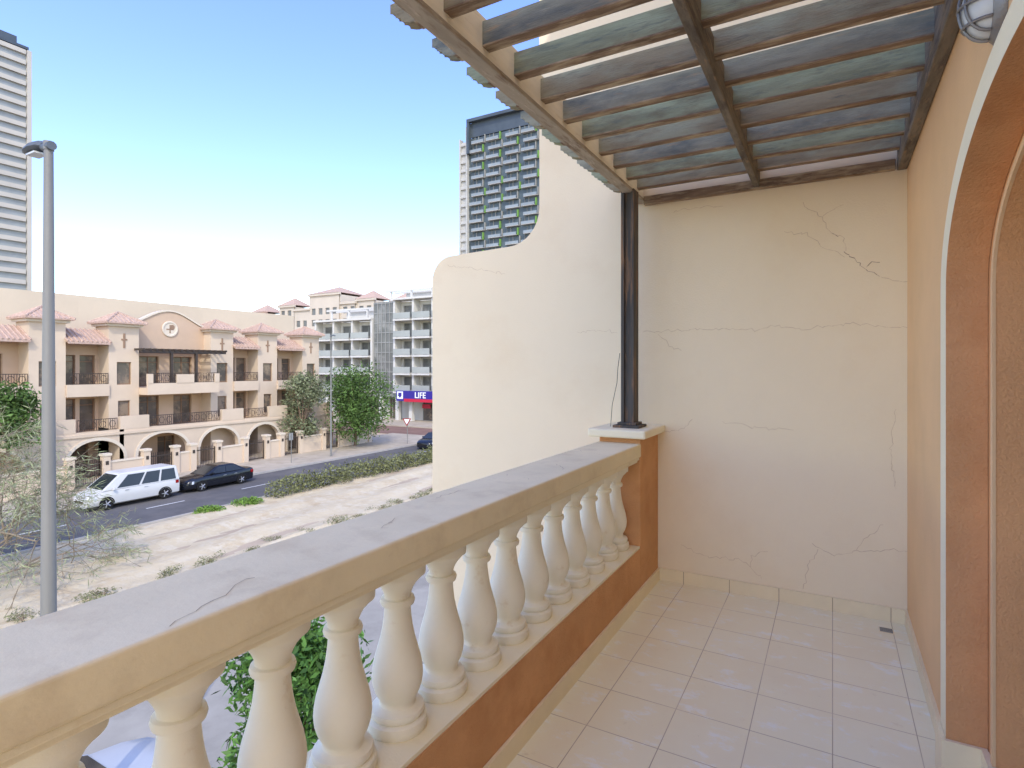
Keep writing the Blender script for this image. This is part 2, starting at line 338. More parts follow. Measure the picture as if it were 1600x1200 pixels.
w=MB(); w.box(XW-.014,XW,2.62,YB-.014,0,SK); w.box(.33,.458,2.463,2.477,0,SJ); w.box(.331,.344,2.479,2.605,0,SJ); w.box(.44,.88,2.362,2.376,0,SJ); w.box(.440,.460,2.378,2.462,0,SJ)
w.build('skirting','skirt',hs)
window(hs,lambda u,v,w_:(.82+w_,u,v),.74,2.36,.02,2.16,.07,mull=1,name='door')
# partition wall with stepped curved top
pw=thing('partition_wall','tall cream cracked partition wall with curved stepped top at the balcony end','wall',(-1,YB,GZ))
prof=[(8,GZ),(-3.08,GZ)]
for k in range(9): a=R(180-90*k/8); prof.append((-2.88+.2*math.cos(a),2.27+.2*math.sin(a)))
for k in range(9): a=R(-90+90*k/8); prof.append((-2.305+.28*math.cos(a),2.77+.28*math.sin(a)))
prof+=[(-2.025,9),(8,9)]
MB().prism(prof,lambda u,v,w_:(u,YB+w_,v),0,.22).build('wall','stucco',pw)
MB().box(-1.08,XW,YB-.014,YB-.001,0,SK).build('skirting','skirt',pw)
for x in (-.9,-.6,-.3,0,.3): MB().box(x-.0015,x+.0015,YB-.0155,YB-.013,0,SK).build('skirting_joint','crackdark',pw)
F=889.; CT,ST=.871,.491
def wallpt(px,py):
    t=(px-800)/F; d=YB/(ST*t+CT); return (d*(CT*t-ST),1.5+(575-py)*d/F)
def crack(pts,wd,m_):
    mb=MB()
    P=[wallpt(*p) for p in pts]; out=[]
    for a,b in zip(P[:-1],P[1:]):
        L=math.hypot(b[0]-a[0],b[1]-a[1]); m=max(2,int(L/.02))
        for k in range(m): out.append((a[0]+(b[0]-a[0])*k/m+rng.gauss(0,.006),a[1]+(b[1]-a[1])*k/m+rng.gauss(0,.006)))
    out.append(P[-1])
    for i,(a,b) in enumerate(zip(out[:-1],out[1:])):
        d=Vector((b[0]-a[0],b[1]-a[1])); 
        if d.length<1e-5: continue
        nn=Vector((-d.y,d.x)).normalized()*wd*.5*(.4+rng.random()*.8)
        y=YB-.0012
        mb.quad((a[0]-nn.x,y,a[1]-nn.y),(b[0]-nn.x,y,b[1]-nn.y),(b[0]+nn.x,y,b[1]+nn.y),(a[0]+nn.x,y,a[1]+nn.y))
    mb.build('crack',m_,pw)
for pts in ([(1003,519),(1060,516),(1120,514),(1180,515),(1210,509),(1260,515),(1330,505),(1418,512)],[(1030,522),(1050,545),(1065,548)],
    [(1252,318),(1285,340),(1300,365),(1318,372),(1322,392)],[(1285,340),(1300,325),(1318,320)],[(1375,432),(1395,438),(1418,440)],[(1225,362),(1260,365),(1285,385),(1320,402)],
    [(1032,676),(1068,670),(1082,655)],[(1270,850),(1300,868),(1340,860),(1418,862)],[(1340,860),(1352,842),(1380,820)],[(1065,852),(1100,868),(1150,873),(1172,885),(1190,905)],
    [(1130,660),(1180,668),(1240,672)],[(900,520),(940,516),(965,520)],[(700,415),(740,420),(790,428)],[(1280,860),(1265,880),(1255,920)],[(1400,640),(1392,700),(1398,760)],[(1172,885),(1175,868),(1200,862)],[(1050,330),(1085,325),(1130,322)]):
    crack(pts,.0030,'crack')
for pts in ([(1318,392),(1335,405),(1352,420),(1375,432)],[(1300,365),(1310,370)],[(1352,420),(1362,412),(1375,410)]): crack(pts,.0036,'crackdark')
# balustrade
bl=thing('balustrade','cream balustrade with rounded balusters on an orange plinth along the balcony edge','balustrade',(-1.23,1.6,0))
ZP=.35; ZR=.888
MB().box(-1.36,-1.08,YN,3.6,-.2,ZP-.014).build('plinth','orange',bl)
pl=bl.children[0]
MB().box(-1.37,-1.083,YN,3.6,ZP-.0135,ZP).build('plinth_coping','trim',pl)
MB().box(-1.079,-1.066,YN,YB-.015,0,SK).build('skirting','skirt',pl)
pi=MB().box(-1.36,-1.08,3.602,YB-.003,-.2,1.045).build('pillar','orange',bl,bevel=.008)
MB().box(-1.42,-1.03,3.54,YB-.002,1.046,1.10).build('pillar_cap','trim',pi,bevel=.012)
rlo=MB().box(-1.362,-1.074,YN,3.602,.925,1.012).build('rail','rail',bl,bevel=.008,seg=3)
MB().box(-1.350,-1.086,YN,3.602,.905,.9245).box(-1.338,-1.098,YN,3.602,ZR,.9045).build('rail_moulding','trim',rlo,bevel=.004)
for (y0,x0,y1,x1) in ((.62,-1.09,.86,-1.18),(2.2,-1.1,2.25,-1.33),(2.5,-1.12,2.62,-1.22),(3.0,-1.09,3.12,-1.3),(1.3,-1.18,1.42,-1.24),(1.72,-1.3,1.9,-1.28)):
    rc=MB(); m=9; pr=None
    for k in range(m+1):
        q=(x0+(x1-x0)*k/m+rng.gauss(0,.005),y0+(y1-y0)*k/m+rng.gauss(0,.008)); hw=.0004+.0008*rng.random()
        if pr: rc.quad((pr[0]-hw,pr[1],1.0134),(q[0]-hw,q[1],1.0134),(q[0]+hw,q[1],1.0134),(pr[0]+hw,pr[1],1.0134))
        pr=q
    rc.build('hairline_crack','crackdark',rlo)
H=ZR-ZP
bp=[(.002,0),(.095,0),(.098,.006),(.099,.02),(.098,.036),(.092,.042),(.083,.043),(.088,.050),(.0905,.059),(.087,.068),(.072,.073),(.061,.078),(.0585,.087),(.063,.098),(.074,.118),(.082,.142),(.085,.168),(.083,.192),(.077,.222),(.068,.252),(.058,.286),(.0505,.32),(.046,.352),(.0435,.38),(.044,.392),(.055,.394),(.058,.404),(.055,.414),(.045,.416),(.046,.43),(.053,.446),(.063,.463),(.074,.474),(.081,.482),(.083,.49),(.093,.491),(.094,.5),(.094,H),(.002,H)]
bp=[(r*.96,z) for r,z in bp]
b0=MB().lathe(bp,(0,0,0),40).build('baluster','baluster',bl,local=True,smooth=True)
first=True
for k in range(-1,14):
    y=.479+.2345*k
    if k==13: y=3.5
    o=b0 if first else b0.copy()
    if not first: COL.objects.link(o); o.parent=bl
    first=False
    o.location=(-1.222+1.23,y-1.6,ZP); o.rotation_euler=(0,0,rng.random()*6)
# pergola
pg=thing('pergola','weathered grey timber pergola with pale cream front beam above the balcony','pergola',(-1.2,3.757,1.1))
po=MB().box(-1.245,-1.222,3.705,3.81,1.13,2.7).box(-1.178,-1.155,3.705,3.81,1.13,2.7).box(-1.222,-1.178,3.722,3.793,1.13,2.7).build('post','postwood',pg,bevel=.003)
MB().box(-1.29,-1.11,3.665,3.85,1.1005,1.118).box(-1.265,-1.135,3.69,3.825,1.118,1.135).build('base_plate','postwood',po,bevel=.003)
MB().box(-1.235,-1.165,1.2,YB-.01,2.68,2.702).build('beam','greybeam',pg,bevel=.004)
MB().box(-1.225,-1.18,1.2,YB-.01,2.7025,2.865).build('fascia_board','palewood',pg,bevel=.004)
MB().box(-.447,-.411,1.2,YB-.01,2.67,2.82).build('beam','darkwood',pg,bevel=.004)
MB().box(.33,XW-.002,1.2,YB-.01,2.66,2.86).build('wall_beam','darkwood',pg,bevel=.004)
MB().box(-1.17,.32,YB-.055,YB-.012,2.66,2.72).build('end_beam','slatedge',pg,bevel=.004)
sl_mats=['slat2','slat','slat3']
for k in range(11):
    y=1.383+.2515*k
    if k==10: y-=.016
    x0=-1.42; zb=2.750; zt=2.838
    poly=[(x0,zt),(x0,zt-.030),(x0+.022,zt-.038),(x0+.026,zt-.052),(x0+.05,zt-.060),(x0+.054,zt-.074),(x0+.08,zb+.004),(x0+.095,zb),(.331,zb),(.331,zt)]
    so=MB().prism(poly,(lambda yy:(lambda u,v,w_:(u,yy+w_,v)))(y),-.025,.025).build('slat',sl_mats[(k*2)%3],pg,bevel=.003,seg=1)
    MB().box(x0+.11,.33,y-.0255,y+.0255,zb-.007,zb-.0005).build('lower_edge','slatedge',so)
# cable by the post
cb=MB(); cb.tube([(-1.25,3.70,1.6),(-1.26,3.69,1.5),(-1.27,3.70,1.4),(-1.30,3.69,1.25),(-1.315,3.70,1.102)],.002,5)
tag(cb.build('cable','cablem'),'thin dark cable hanging down beside the pergola post','cable')
# floor drain
dr=thing('floor_drain','small square metal floor drain near the wall corner','drain',(.267,3.88,0))
MB().box(.230,.304,3.843,3.917,.0005,.003).build('frame','skirt',dr)
gd=MB()
for k in range(5): gd.box(.238,.296,3.851+k*.0125,3.856+k*.0125,.003,.005)
gd.box(.236,.240,3.850,3.908,.003,.0048); gd.box(.294,.298,3.850,3.908,.003,.0048)
gd.build('grate','steel',dr)
# wall lamp: oval caged bulkhead
LX,LY,LZ=XW,1.9,2.445
ln=thing('wall_lamp','grey metal oval caged bulkhead lamp above the arched doorway','lamp',(LX,LY,LZ))
MB().lathe([(.001,0),(1.0,0),(1.0,-.012),(.86,-.026),(.001,-.028)],(LX-.001,LY,LZ),28,'x',(.068,.105)).build('backplate','castiron',ln,smooth=True)
dm=MB(); dm.lathe([(math.cos(t),-.026-.058*math.sin(t)) for t in [math.pi/2*i/8 for i in range(8)]]+[(.01,-.084)],(LX,LY,LZ),24,'x',(.052,.088)); dm.build('glass','lampglass',ln,smooth=True)
cg=MB()
for c in(-.03,0,.03):
    r_=math.sqrt(1-(c/.055)**2) if abs(c)<.055 else 0
    cg.tube([(LX-.028-.062*r_*math.sin(t),LY+c,LZ+.093*r_*math.cos(t)) for t in [math.pi*i/14 for i in range(15)]],.0042,6)
for c in(-.05,0,.05):
    r_=math.sqrt(1-(c/.093)**2)
    cg.tube([(LX-.028-.063*r_*math.sin(t),LY+.056*r_*math.cos(t),LZ+c) for t in [math.pi*i/14 for i in range(15)]],.0042,6)
cg.build('cage','castiron',ln,smooth=True)
# ------------------------------------------------------------------ street lamps
def street_lamp(label,x,y,z1,r0,r1,hx,s,group=None,rz=0):
    t=thing('street_lamp',label,'street lamp',(x,y,GZ),rz)
    hz=z1-GZ
    MB().lathe([(r0*1.9,0),(r0*1.9,.03),(r0*1.15,.05),(r0*1.1,.9),(r0,.95),(r1,hz-.1),(r1*1.15,hz-.1),(r1*1.15,hz+.02),(.001,hz+.04)],(0,0,0),14).build('pole','steel',t,local=True,smooth=True)
    MB().tube([(0.1*s,0,hz-.05),(-.05*s,0,hz-.05),(-.16*s,0,hz-.03)],[r1*1.1,r1*1.15,r1*.9],10).build('bracket','steeldark',t,local=True,smooth=True)
    hd=MB(); P=[(-.14,.05,.05,.06),(-.2,.09,.06,.09),(-.34,.13,.05,.11),(-.48,.13,.03,.09),(-.58,.09,.02,.05),(-.62,.03,.01,.02)]
    vs=[];n=12
    for a,wd,zc,h in P:
        for k in range(n):
            an=2*math.pi*k/n; c=math.sin(an); vs.append((a*s,wd*s*math.cos(an),hz-.03+(zc-.04+ (h*c*.9 if c>0 else h*.35*c))*s))
    fs=[(i*n+k,i*n+(k+1)%n,(i+1)*n+(k+1)%n,(i+1)*n+k) for i in range(len(P)-1) for k in range(n)]+[tuple(range(n)),tuple((len(P)-1)*n+k for k in range(n))]
    hd.add(vs,fs); h=hd.build('lamp_head','steeldark',t,local=True,smooth=True,fix=True)
    MB().box(-.5*s,-.24*s,-.08*s,.08*s,hz-.03-.075*s,hz-.03-.05*s).build('lens','lampglass',h,local=True)
    return t
street_lamp('tall grey street lamp pole close to the balcony at the left',-9.6,3.77,4.66,.115,.056,0,1.0)
street_lamp('distant slim street lamp on the footway beside the green tree',-39,36.3,4.4,.08,.04,0,.9,rz=math.pi)
# ------------------------------------------------------------------ vehicles
def lerp3(a,b,t): return tuple(a[i]+(b[i]-a[i])*t for i in range(3))
def vehicle(name,label,cat,loc,rz,st,zb,cab,wh,wr,paint,sidewin,group=None,hl=.62):
    t=thing(name,label,cat,loc,rz,group)
    vs=[];m=None
    for y,w,h in st:
        half=[(w*.84,zb),(w*.96,zb+.08),(w,zb+.4*(h-zb)),(w*.985,h-.14),(w*.93,h-.035),(w*.6,h+.015)]
        loop=[(x,y,z) for x,z in half]+[(-x,y,z) for x,z in reversed(half)]; m=len(loop); vs+=loop
    fs=[(i*m+k,i*m+(k+1)%m,(i+1)*m+(k+1)%m,(i+1)*m+k) for i in range(len(st)-1) for k in range(m)]+[tuple(range(m)),tuple((len(st)-1)*m+k for k in range(m))]
    MB().add(vs,fs).build('body',paint,t,local=True,smooth=True,fix=True)
    y0,y1,hw,z0,Y0,Y1,HW,z1=cab
    B=[(-hw,y0,z0),(hw,y0,z0),(hw,y1,z0),(-hw,y1,z0)]; T=[(-HW,Y0,z1),(HW,Y0,z1),(HW,Y1,z1),(-HW,Y1,z1)]
    T2=[(-HW*.9,Y0+.12,z1+.035),(HW*.9,Y0+.12,z1+.035),(HW*.9,Y1-.15,z1+.035),(-HW*.9,Y1-.15,z1+.035)]
    MB().add(B+T+T2,[(3,2,1,0)]+[(i,(i+1)%4,4+(i+1)%4,4+i) for i in range(4)]+[(4+i,4+(i+1)%4,8+(i+1)%4,8+i) for i in range(4)]+[(8,9,10,11)]).build('cabin',paint,t,local=True,bevel=.04,seg=2)
    def win(nm,a,b,c,d,s0,s1,v0,v1,off):
        def q(s,v):
            p=lerp3(lerp3(a,b,s),lerp3(d,c,s),v); return (p[0]+off[0],p[1]+off[1],p[2]+off[2])
        MB().quad(q(s0,v0),q(s1,v0),q(s1,v1),q(s0,v1)).build(nm,'carglass',t,local=True)
    e=.012
    win('windscreen',B[2],B[3],T[3],T[2],.07,.93,.08,.92,(0,e,e*.5)); win('rear_window',B[0],B[1],T[1],T[0],.08,.92,.15,.9,(0,-e,e*.5))
    for s0,s1 in sidewin:
        win('side_window',B[1],B[2],T[2],T[1],s0,s1,.1,.88,(e,0,0)); win('side_window',B[3],B[0],T[0],T[3],1-s1,1-s0,.1,.88,(-e,0,0))
    W=max(s[1] for s in st)
    for wy in wh:
        for sx in(-1,1):
            x=sx*(W-.1)
            ty=MB().lathe([(wr*.6,-.11),(wr*.92,-.11),(wr,-.07),(wr,.07),(wr*.92,.115),(wr*.6,.115)],(x,wy,wr),22,'x').build('wheel','tyre',t,local=True,smooth=True)
            rm=MB(); rm.lathe([(.03,-.01),(wr*.62,-.01),(wr*.62,.01),(.03,.01)],(x+sx*.09,wy,wr),16,'x')
            for k in range(5):
                a=2*math.pi*k/5; rm.tube([(x+sx*.108,wy,wr),(x+sx*.104,wy+wr*.6*math.cos(a),wr+wr*.6*math.sin(a))],.03,5)
            rm.build('rim','rim',ty,local=True)
            ar=MB(); n=14
            for k in range(n):
                a0,a1=math.pi*k/n,math.pi*(k+1)/n
                ar.quad(*[(x+sx*.104,wy+rr*math.cos(a),wr+rr*math.sin(a)) for rr,a in((wr*.98,a0),(wr*1.16,a0),(wr*1.16,a1),(wr*.98,a1))])
            ar.build('wheel_arch','tyre',t,local=True)
    yf=st[-1][0]; yr=st[0][0]; hz=st[-2][2]
    for sx in(-1,1):
        MB().hexa([(sx*.5,yf-.16,hz-.22),(sx*(W-.06),yf-.36,hz-.22),(sx*(W-.06),yf-.5,hz-.22),(sx*.5,yf-.4,hz-.22),(sx*.5,yf-.2,hz-.06),(sx*(W-.06),yf-.4,hz-.04),(sx*(W-.06),yf-.5,hz-.04),(sx*.5,yf-.4,hz-.04)]).build('headlight','headlight',t,local=True,bevel=.02)
        rh=st[1][2]
        MB().hexa([(sx*.55,yr-.01,rh-.3),(sx*(W-.05),yr+.08,rh-.3),(sx*(W-.02),yr+.3,rh-.3),(sx*.55,yr+.2,rh-.3),(sx*.55,yr,rh-.1),(sx*(W-.05),yr+.08,rh-.1),(sx*(W-.02),yr+.3,rh-.1),(sx*.55,yr+.2,rh-.1)]).build('taillight','taillight',t,local=True,bevel=.02)
        MB().box(min(sx*(hw+.02),sx*(hw+.2)),max(sx*(hw+.02),sx*(hw+.2)),y1-.62,y1-.5,z0+.02,z0+.16).build('mirror',paint,t,local=True,bevel=.03)
        for yd in ((-.15,-.95) if cat=='car' else (.55,-.5)):
            MB().box(min(sx*(W-.012),sx*(W+.012)),max(sx*(W-.012),sx*(W+.012)),yd-.1,yd+.1,st[3][2]-.2,st[3][2]-.165).build('door_handle','rim',t,local=True)
    MB().box(-.45,.45,yf-.06,yf+.015,hz-.34,hz-.2).build('grille','tyre',t,local=True,bevel=.02)
    return t
sed=[(-2.42,.66,.78),(-2.36,.80,.98),(-2.0,.9,1.04),(-1.1,.92,1.0),(.3,.92,.97),(1.15,.91,.97),(1.8,.89,.88),(2.25,.80,.76),(2.42,.62,.62)]
sc=(-1.85,1.25,.84,.96,-1.0,.25,.64,1.44)
vehicle('car','shiny black sedan parked at the far kerb behind the white van','car',(-36.5,23.7,GZ),math.pi,sed,.2,sc,(-1.4,1.42),.33,'blackpaint',((.1,.5),(.53,.88)))
vehicle('car','small dark car far down the street beside the hedge end','car',(-35.2,46.5,GZ),math.pi+.15,sed,.2,sc,(-1.4,1.42),.33,'blackpaint',((.1,.5),(.53,.88)))
vehicle('car','pale silver car parked in the lane below the balusters','car',(-11.0,4.0,GZ+.01),0,sed,.2,sc,(-1.4,1.42),.33,'silverpaint',((.1,.5),(.53,.88)))
vst=[(-2.55,.80,1.0),(-2.5,.9,1.14),(-2.0,.95,1.16),(0,.95,1.14),(1.3,.95,1.12),(1.75,.93,1.08),(2.2,.88,.96),(2.5,.78,.8),(2.57,.62,.66)]
vehicle('van','white passenger van parked at the far kerb by the feathery tree','van',(-36.5,18.3,GZ),math.pi,vst,.24,(-2.5,1.85,.93,1.06,-2.38,.85,.76,1.90),(-1.6,1.6),.35,'vanwhite',((.05,.27),(.3,.53),(.56,.84)))
# ------------------------------------------------------------------ townhouses
PF=lambda x:(lambda u,v,w:(x-w,u,v))
def railing(root,x,a,b,z0,z1):
    r=MB(); r.box(x-.02,x+.02,a,b,z1-.05,z1); r.box(x-.015,x+.015,a,b,z0,z0+.04)
    n=max(3,int((b-a)/.14))
    for k in range(n+1):
        y=a+(b-a)*k/n; r.box(x-.012,x+.012,y-.014,y+.014,z0,z1)
    m=max(1,int((b-a)/.55))
    for k in range(m):
        yc=a+(b-a)*(k+.5)/m; q=[(x+.016,yc+.2*math.cos(t*math.pi/5),(z0+z1)/2+.24*math.sin(t*math.pi/5)) for t in range(11)]
        r.tube(q,.02,4)
    return r.build('railing','iron',root)
def townhouse(label,Y0,Y1,towers,bays,arches):
    t=thing('townhouse',label,'townhouse',(-46.5,(Y0+Y1)/2,GZ))
    P=PF(-48); W=MB()
    W.box(-60,-48.35,Y0,Y1,GZ,4.3)
    MB().box(-60,-51,Y0,Y1,4.3,7.15).build('roof_parapet','parapet',t)
    wins=[]
    for (a,b,kind) in bays:
        holes=[]
        n=2; ww=1.0 if b-a<4 else 1.55
        for fl,(zb,zt) in enumerate(((.05,2.45),(-3.15,-.75))):
            for k in range(n):
                c=a+(b-a)*(k+.5)/n*(.94)+(b-a)*.03; 
                holes.append((c-ww/2,c+ww/2,zb,zt))
        c=(a+b)/2; holes.append((c-.7,c+.7,GZ+.15,GZ+2.4))
        wall_holes(W,P,a,b,GZ,4.3,holes,.3); wins+=holes
    W.build('wall','house2',t)
    for h in wins: window(t,P,*h,.26,mull=1 if h[1]-h[0]>1.1 else 0,trans=.8 if h[3]-h[2]>2 else 0)
    for c in towers:
        T=MB(); PT=PF(-46.5); hl=[(c-.5,c+.5,.25,1.95),(c-.42,c+.42,-2.7,-.95)]
        wall_holes(T,PT,c-1.05,c+1.05,GZ,4.85,hl,.22)
        for e in(-1.05,1.05): T.quad((-46.5,c+e,GZ),(-48.4,c+e,GZ),(-48.4,c+e,4.85),(-46.5,c+e,4.85))
        T.quad((-46.5,c-1.05,4.85),(-46.5,c+1.05,4.85),(-48.4,c+1.05,4.85),(-48.4,c-1.05,4.85)); T.quad((-48.4,c-1.05,4.3),(-48.4,c+1.05,4.3),(-48.4,c+1.05,4.85),(-48.4,c-1.05,4.85))
        to=T.build('tower','house',t)
        MB().box(-48.6,-46.28,c-1.25,c+1.25,4.62,4.8).build('cornice','houselight',to)
        rf=MB(); e=1.42; zb=4.8; cx=-47.4
        rf.add([(cx-e,c-e,zb),(cx+e,c-e,zb),(cx+e,c+e,zb),(cx-e,c+e,zb),(cx-e,c-e,zb+.1),(cx+e,c-e,zb+.1),(cx+e,c+e,zb+.1),(cx-e,c+e,zb+.1),(cx,c,zb+.92)],[(3,2,1,0),(0,1,5,4),(1,2,6,5),(2,3,7,6),(3,0,4,7),(4,5,8),(5,6,8),(6,7,8),(7,4,8)])
        for sx,sy in((-1,-1),(1,-1),(1,1),(-1,1)): rf.tube([(cx+sx*e,c+sy*e,zb+.12),(cx,c,zb+.95)],.07,5)
        for q in range(1,9):
            f=q/9; u=-e+2*e*f; tp=1-abs(2*f-1)
            rf.tube([(cx+e,c+u,zb+.12),(cx+e*(1-tp),c+u,zb+.12+.82*tp)],.045,4); rf.tube([(cx+u,c-e,zb+.12),(cx+u,c-e*(1-tp),zb+.12+.82*tp)],.045,4)
        rf.build('tile_roof','rooftile',to)
        MB().box(-46.5,-46.46,c-.07,c+.07,3.0,4.1).box(-46.5,-46.46,c-.2,c-.071,3.57,3.70).box(-46.5,-46.46,c+.071,c+.2,3.57,3.70).build('slit_window','slitbrown',to)
        for h in hl: window(t,PT,*h,.18,mull=0)
    for (a,b,kind) in bays:
        if kind=='eave':
            e=MB(); e.add([(-48,a,4.35),(-48,b,4.35),(-46.15,b,3.35),(-46.15,a,3.35),(-48,a,4.15),(-48,b,4.15),(-46.15,b,3.2),(-46.15,a,3.2)],[(0,1,2,3),(7,6,5,4),(3,2,6,7),(0,3,7,4),(1,5,6,2)])
            m=int((b-a)/.28)
            for k in range(m+1): e.tube([(-48,a+(b-a)*k/m,4.37),(-46.13,a+(b-a)*k/m,3.37)],.07,5)
            e.build('tile_eave','rooftile',t)
        else:
            n=16; c=(a+b)/2
            poly=[(a,3.0),(b,3.0),(b,4.9)]+[(b+(a-b)*k/n,4.95+1.15*(math.sin(math.pi*k/n)**1.4)) for k in range(1,n)]+[(a,4.9)]
            MB().prism(poly,PF(-47.5),0,.49).build('gable','house2',t)
            cp=MB(); pts=[(b+(a-b)*k/n,4.98+1.15*(math.sin(math.pi*k/n)**1.4)) for k in range(n+1)]
            for p,q in zip(pts[:-1],pts[1:]): cp.hexa([(-47.4,p[0],p[1]),(-47.4,q[0],q[1]),(-48.0,q[0],q[1]),(-48.0,p[0],p[1]),(-47.4,p[0],p[1]+.14),(-47.4,q[0],q[1]+.14),(-48.0,q[0],q[1]+.14),(-48.0,p[0],p[1]+.14)])
            cp.build('gable_coping','houselight',t)
            md=MB().lathe([(.48,0),(.62,0),(.66,.05),(.62,.1),(.52,.1),(.48,.05)],(-47.5,c,4.7),28,'x').build('medallion','houselight',t)
            e=MB().lathe([(.01,0),(.46,0),(.46,.03),(.01,.03)],(-47.5,c,4.7),24,'x')
            e.build('disc','houselight',md)
            e=MB(); e.box(-47.465,-47.44,c-.05,c+.05,4.36,5.04); e.box(-47.465,-47.44,c-.3,c-.051,4.62,4.72); e.box(-47.465,-47.44,c+.051,c+.3,4.62,4.72); e.lathe([(.12,0),(.2,0),(.2,.035),(.12,.035)],(-47.465,c+.18,4.86),14,'x')
            e.build('emblem','slitbrown',md)
            pgm=MB()
            for k in range(15): y=a-.3+(b-a+.9)*k/14; pgm.box(-47.5,-45.2,y-.05,y+.05,2.85,3.0)
            for x in(-45.5,-46.9): pgm.box(x-.07,x+.07,a-.4,b+.7,2.68,2.86)
            for y in(a+1.9,b-1.9): pgm.box(-45.6,-45.4,y-.09,y+.09,.1,2.7)
            pgm.build('roof_pergola','iron',t)
        x=-46.35 if kind=='eave' else -45.3
        bal=MB(); bal.box(-48,x,a+.01,b-.01,-.55,-.02); bal.box(x-.16,x,a+.01,b-.01,-.0195,.32); 
        if kind!='eave':
            bal.box(x-.16,x+.04,(a+b)/2-.7,(a+b)/2+.7,.321,1.0); bal.box(x-.2,x+.04,a+.01,a+.4,.321,1.05); bal.box(x-.2,x+.04,b-.4,b-.01,.321,1.05)
        bal.build('balcony','house',t)
        railing(t,x-.08,a+.08,b-.08,.33,1.12)
        railing(t,-45.12,a+.1,b-.1,-2.9,-2.1)
    A=MB(); arch_wall(A,PF(-45),Y0,Y1,GZ,-2.95,arches,.4); A.box(-48,-45.002,Y0,Y1,-3.5,-3.2)
    A.quad((-45,Y0,-2.95),(-45,Y1,-2.95),(-45.25,Y1,-2.95),(-45.25,Y0,-2.95)); A.quad((-45,Y1,GZ),(-48,Y1,GZ),(-48,Y1,-2.95),(-45,Y1,-2.95))
    for c in towers: A.box(-45.3,-44.98,c-1.0,c+1.0,-2.949,-2.02)
    A.box(-45.0,-44.9,Y0,Y1,-3.3,-3.12)
    ao=A.build('arcade','house',t)
    for (uc,hw,vs_,rise) in arches:
        rr=MB(); arch_ring(rr,PF(0),uc,vs_,GZ,hw,rise,hw+.22,rise+.22,44.95,45.02,16); rr.build('arch_trim','houselight',ao)
    return t
townhouse('beige townhouse at the left end behind the lamp pole',11,21.95,[18.2],[(11,17.15,'eave'),(19.25,21.95,'eave')],[(14.2,2.2,-5.0,1.45),(20.5,1.75,-5.0,1.4)])
townhouse('middle townhouse with curved gable, round medallion and brown pergola',21.95,31.95,[23.0,30.9],[(24.05,29.85,'gable')],[(25.1,1.9,-5.0,1.5),(29.7,1.7,-5.0,1.45)])
townhouse('right townhouse with two tile roofed towers beside the trees',31.95,42.2,[35.5,40.6],[(31.95,34.45,'eave'),(36.55,39.55,'eave')],[(34.0,1.6,-5.0,1.4),(38.3,1.7,-5.0,1.4)])
# garden walls, gate piers and gates
def garden_wall(a,b,label):
    t=thing('garden_wall',label,'wall',(-43,(a+b)/2,GZ+.12),0,'front garden walls of the townhouses')
    MB().box(-43.12,-42.9,a+.42,b-.42,GZ+.12,GZ+1.55).build('panel','house',t)
    MB().box(-43.17,-42.85,a+.42,b-.42,GZ+1.551,GZ+1.66).build('coping','houselight',t)
    for y in(a+.2,b-.2):
        p=MB().box(-43.24,-42.78,y-.22,y+.22,GZ+.12,GZ+2.05).build('pier','house',t)
        MB().box(-43.3,-42.72,y-.28,y+.28,GZ+2.051,GZ+2.2).build('pier_cap','houselight',p)
        MB().box(-42.778,-42.75,y-.09,y+.09,GZ+1.45,GZ+1.7).build('name_plate','iron',p)
def gate(a,b,label):
    t=thing('gate',label,'gate',(-43,(a+b)/2,GZ+.12),0,'iron garden gates of the townhouses')
    f=MB(); f.box(-43.03,-42.97,a+.03,a+.09,GZ+.15,GZ+1.75).box(-43.03,-42.97,b-.09,b-.03,GZ+.15,GZ+1.75).box(-43.03,-42.97,a+.09,b-.09,GZ+.2,GZ+.27).box(-43.03,-42.97,a+.09,b-.09,GZ+1.55,GZ+1.62); f.build('frame','iron',t)
    g=MB(); n=int((b-a)/.13)
    for k in range(1,n): y=a+.06+(b-a-.12)*k/n; g.box(-43.012,-42.988,y-.015,y+.015,GZ+.27,GZ+1.85)
    g.build('bars','iron',t)
segs=[(13,18.2),(19.9,22.9),(24.6,26.3),(28.0,30.8),(32.5,34.4),(36.1,39.2),(40.9,45.5)]
for i,(a,b) in enumerate(segs):
    garden_wall(a,b,'beige garden wall with capped piers, %s from the left along the footway'%['first','second','third','fourth','fifth','sixth','seventh'][i])
for i in range(len(segs)-1):
    gate(segs[i][1]+.02,segs[i+1][0]-.02,'dark iron garden gate, %s from the left of the garden walls'%['first','second','third','fourth','fifth','sixth'][i])
# ------------------------------------------------------------------ apartment block with shop
ap=thing('apartment_building','white apartment block with glass balconies above a corner shop','building',(-59,66,GZ))
YF=66.; P=lambda u,v,w:(u,YF+w,v)
B=MB(); B.box(-76,-62,YF+1.81,YF+18,GZ,8.9); B.box(-61.998,-40,YF+1.81,YF+18,GZ,11.6)
FH=2.7
colsA=[-74.5,-70.4,-66.3,-62.2]; colsB=[-57.6,-54.0,-50.4,-46.8,-43.2]
blocks=((colsA,4),(colsB,5))
for cs,nfl in blocks:
    zf=[-2.0+FH*k for k in range(nfl)]; zt=zf[-1]+FH
    holes=[(a+.6,b-.6,z+.08,z+2.2) for a,b in zip(cs[:-1],cs[1:]) for z in zf]
    wall_holes(B,lambda u,v,w:(u,YF+1.5+w,v),cs[0],cs[-1],-2.2,zt,holes,.25)
    for x in cs: B.box(x-.18,x+.18,YF,YF+1.5,-2.2,zt+.2)
    B.box(cs[0]-.2,cs[-1]+.2,YF-.3,YF+2,zt+.201,zt+.5)
B.build('wall','white',ap)
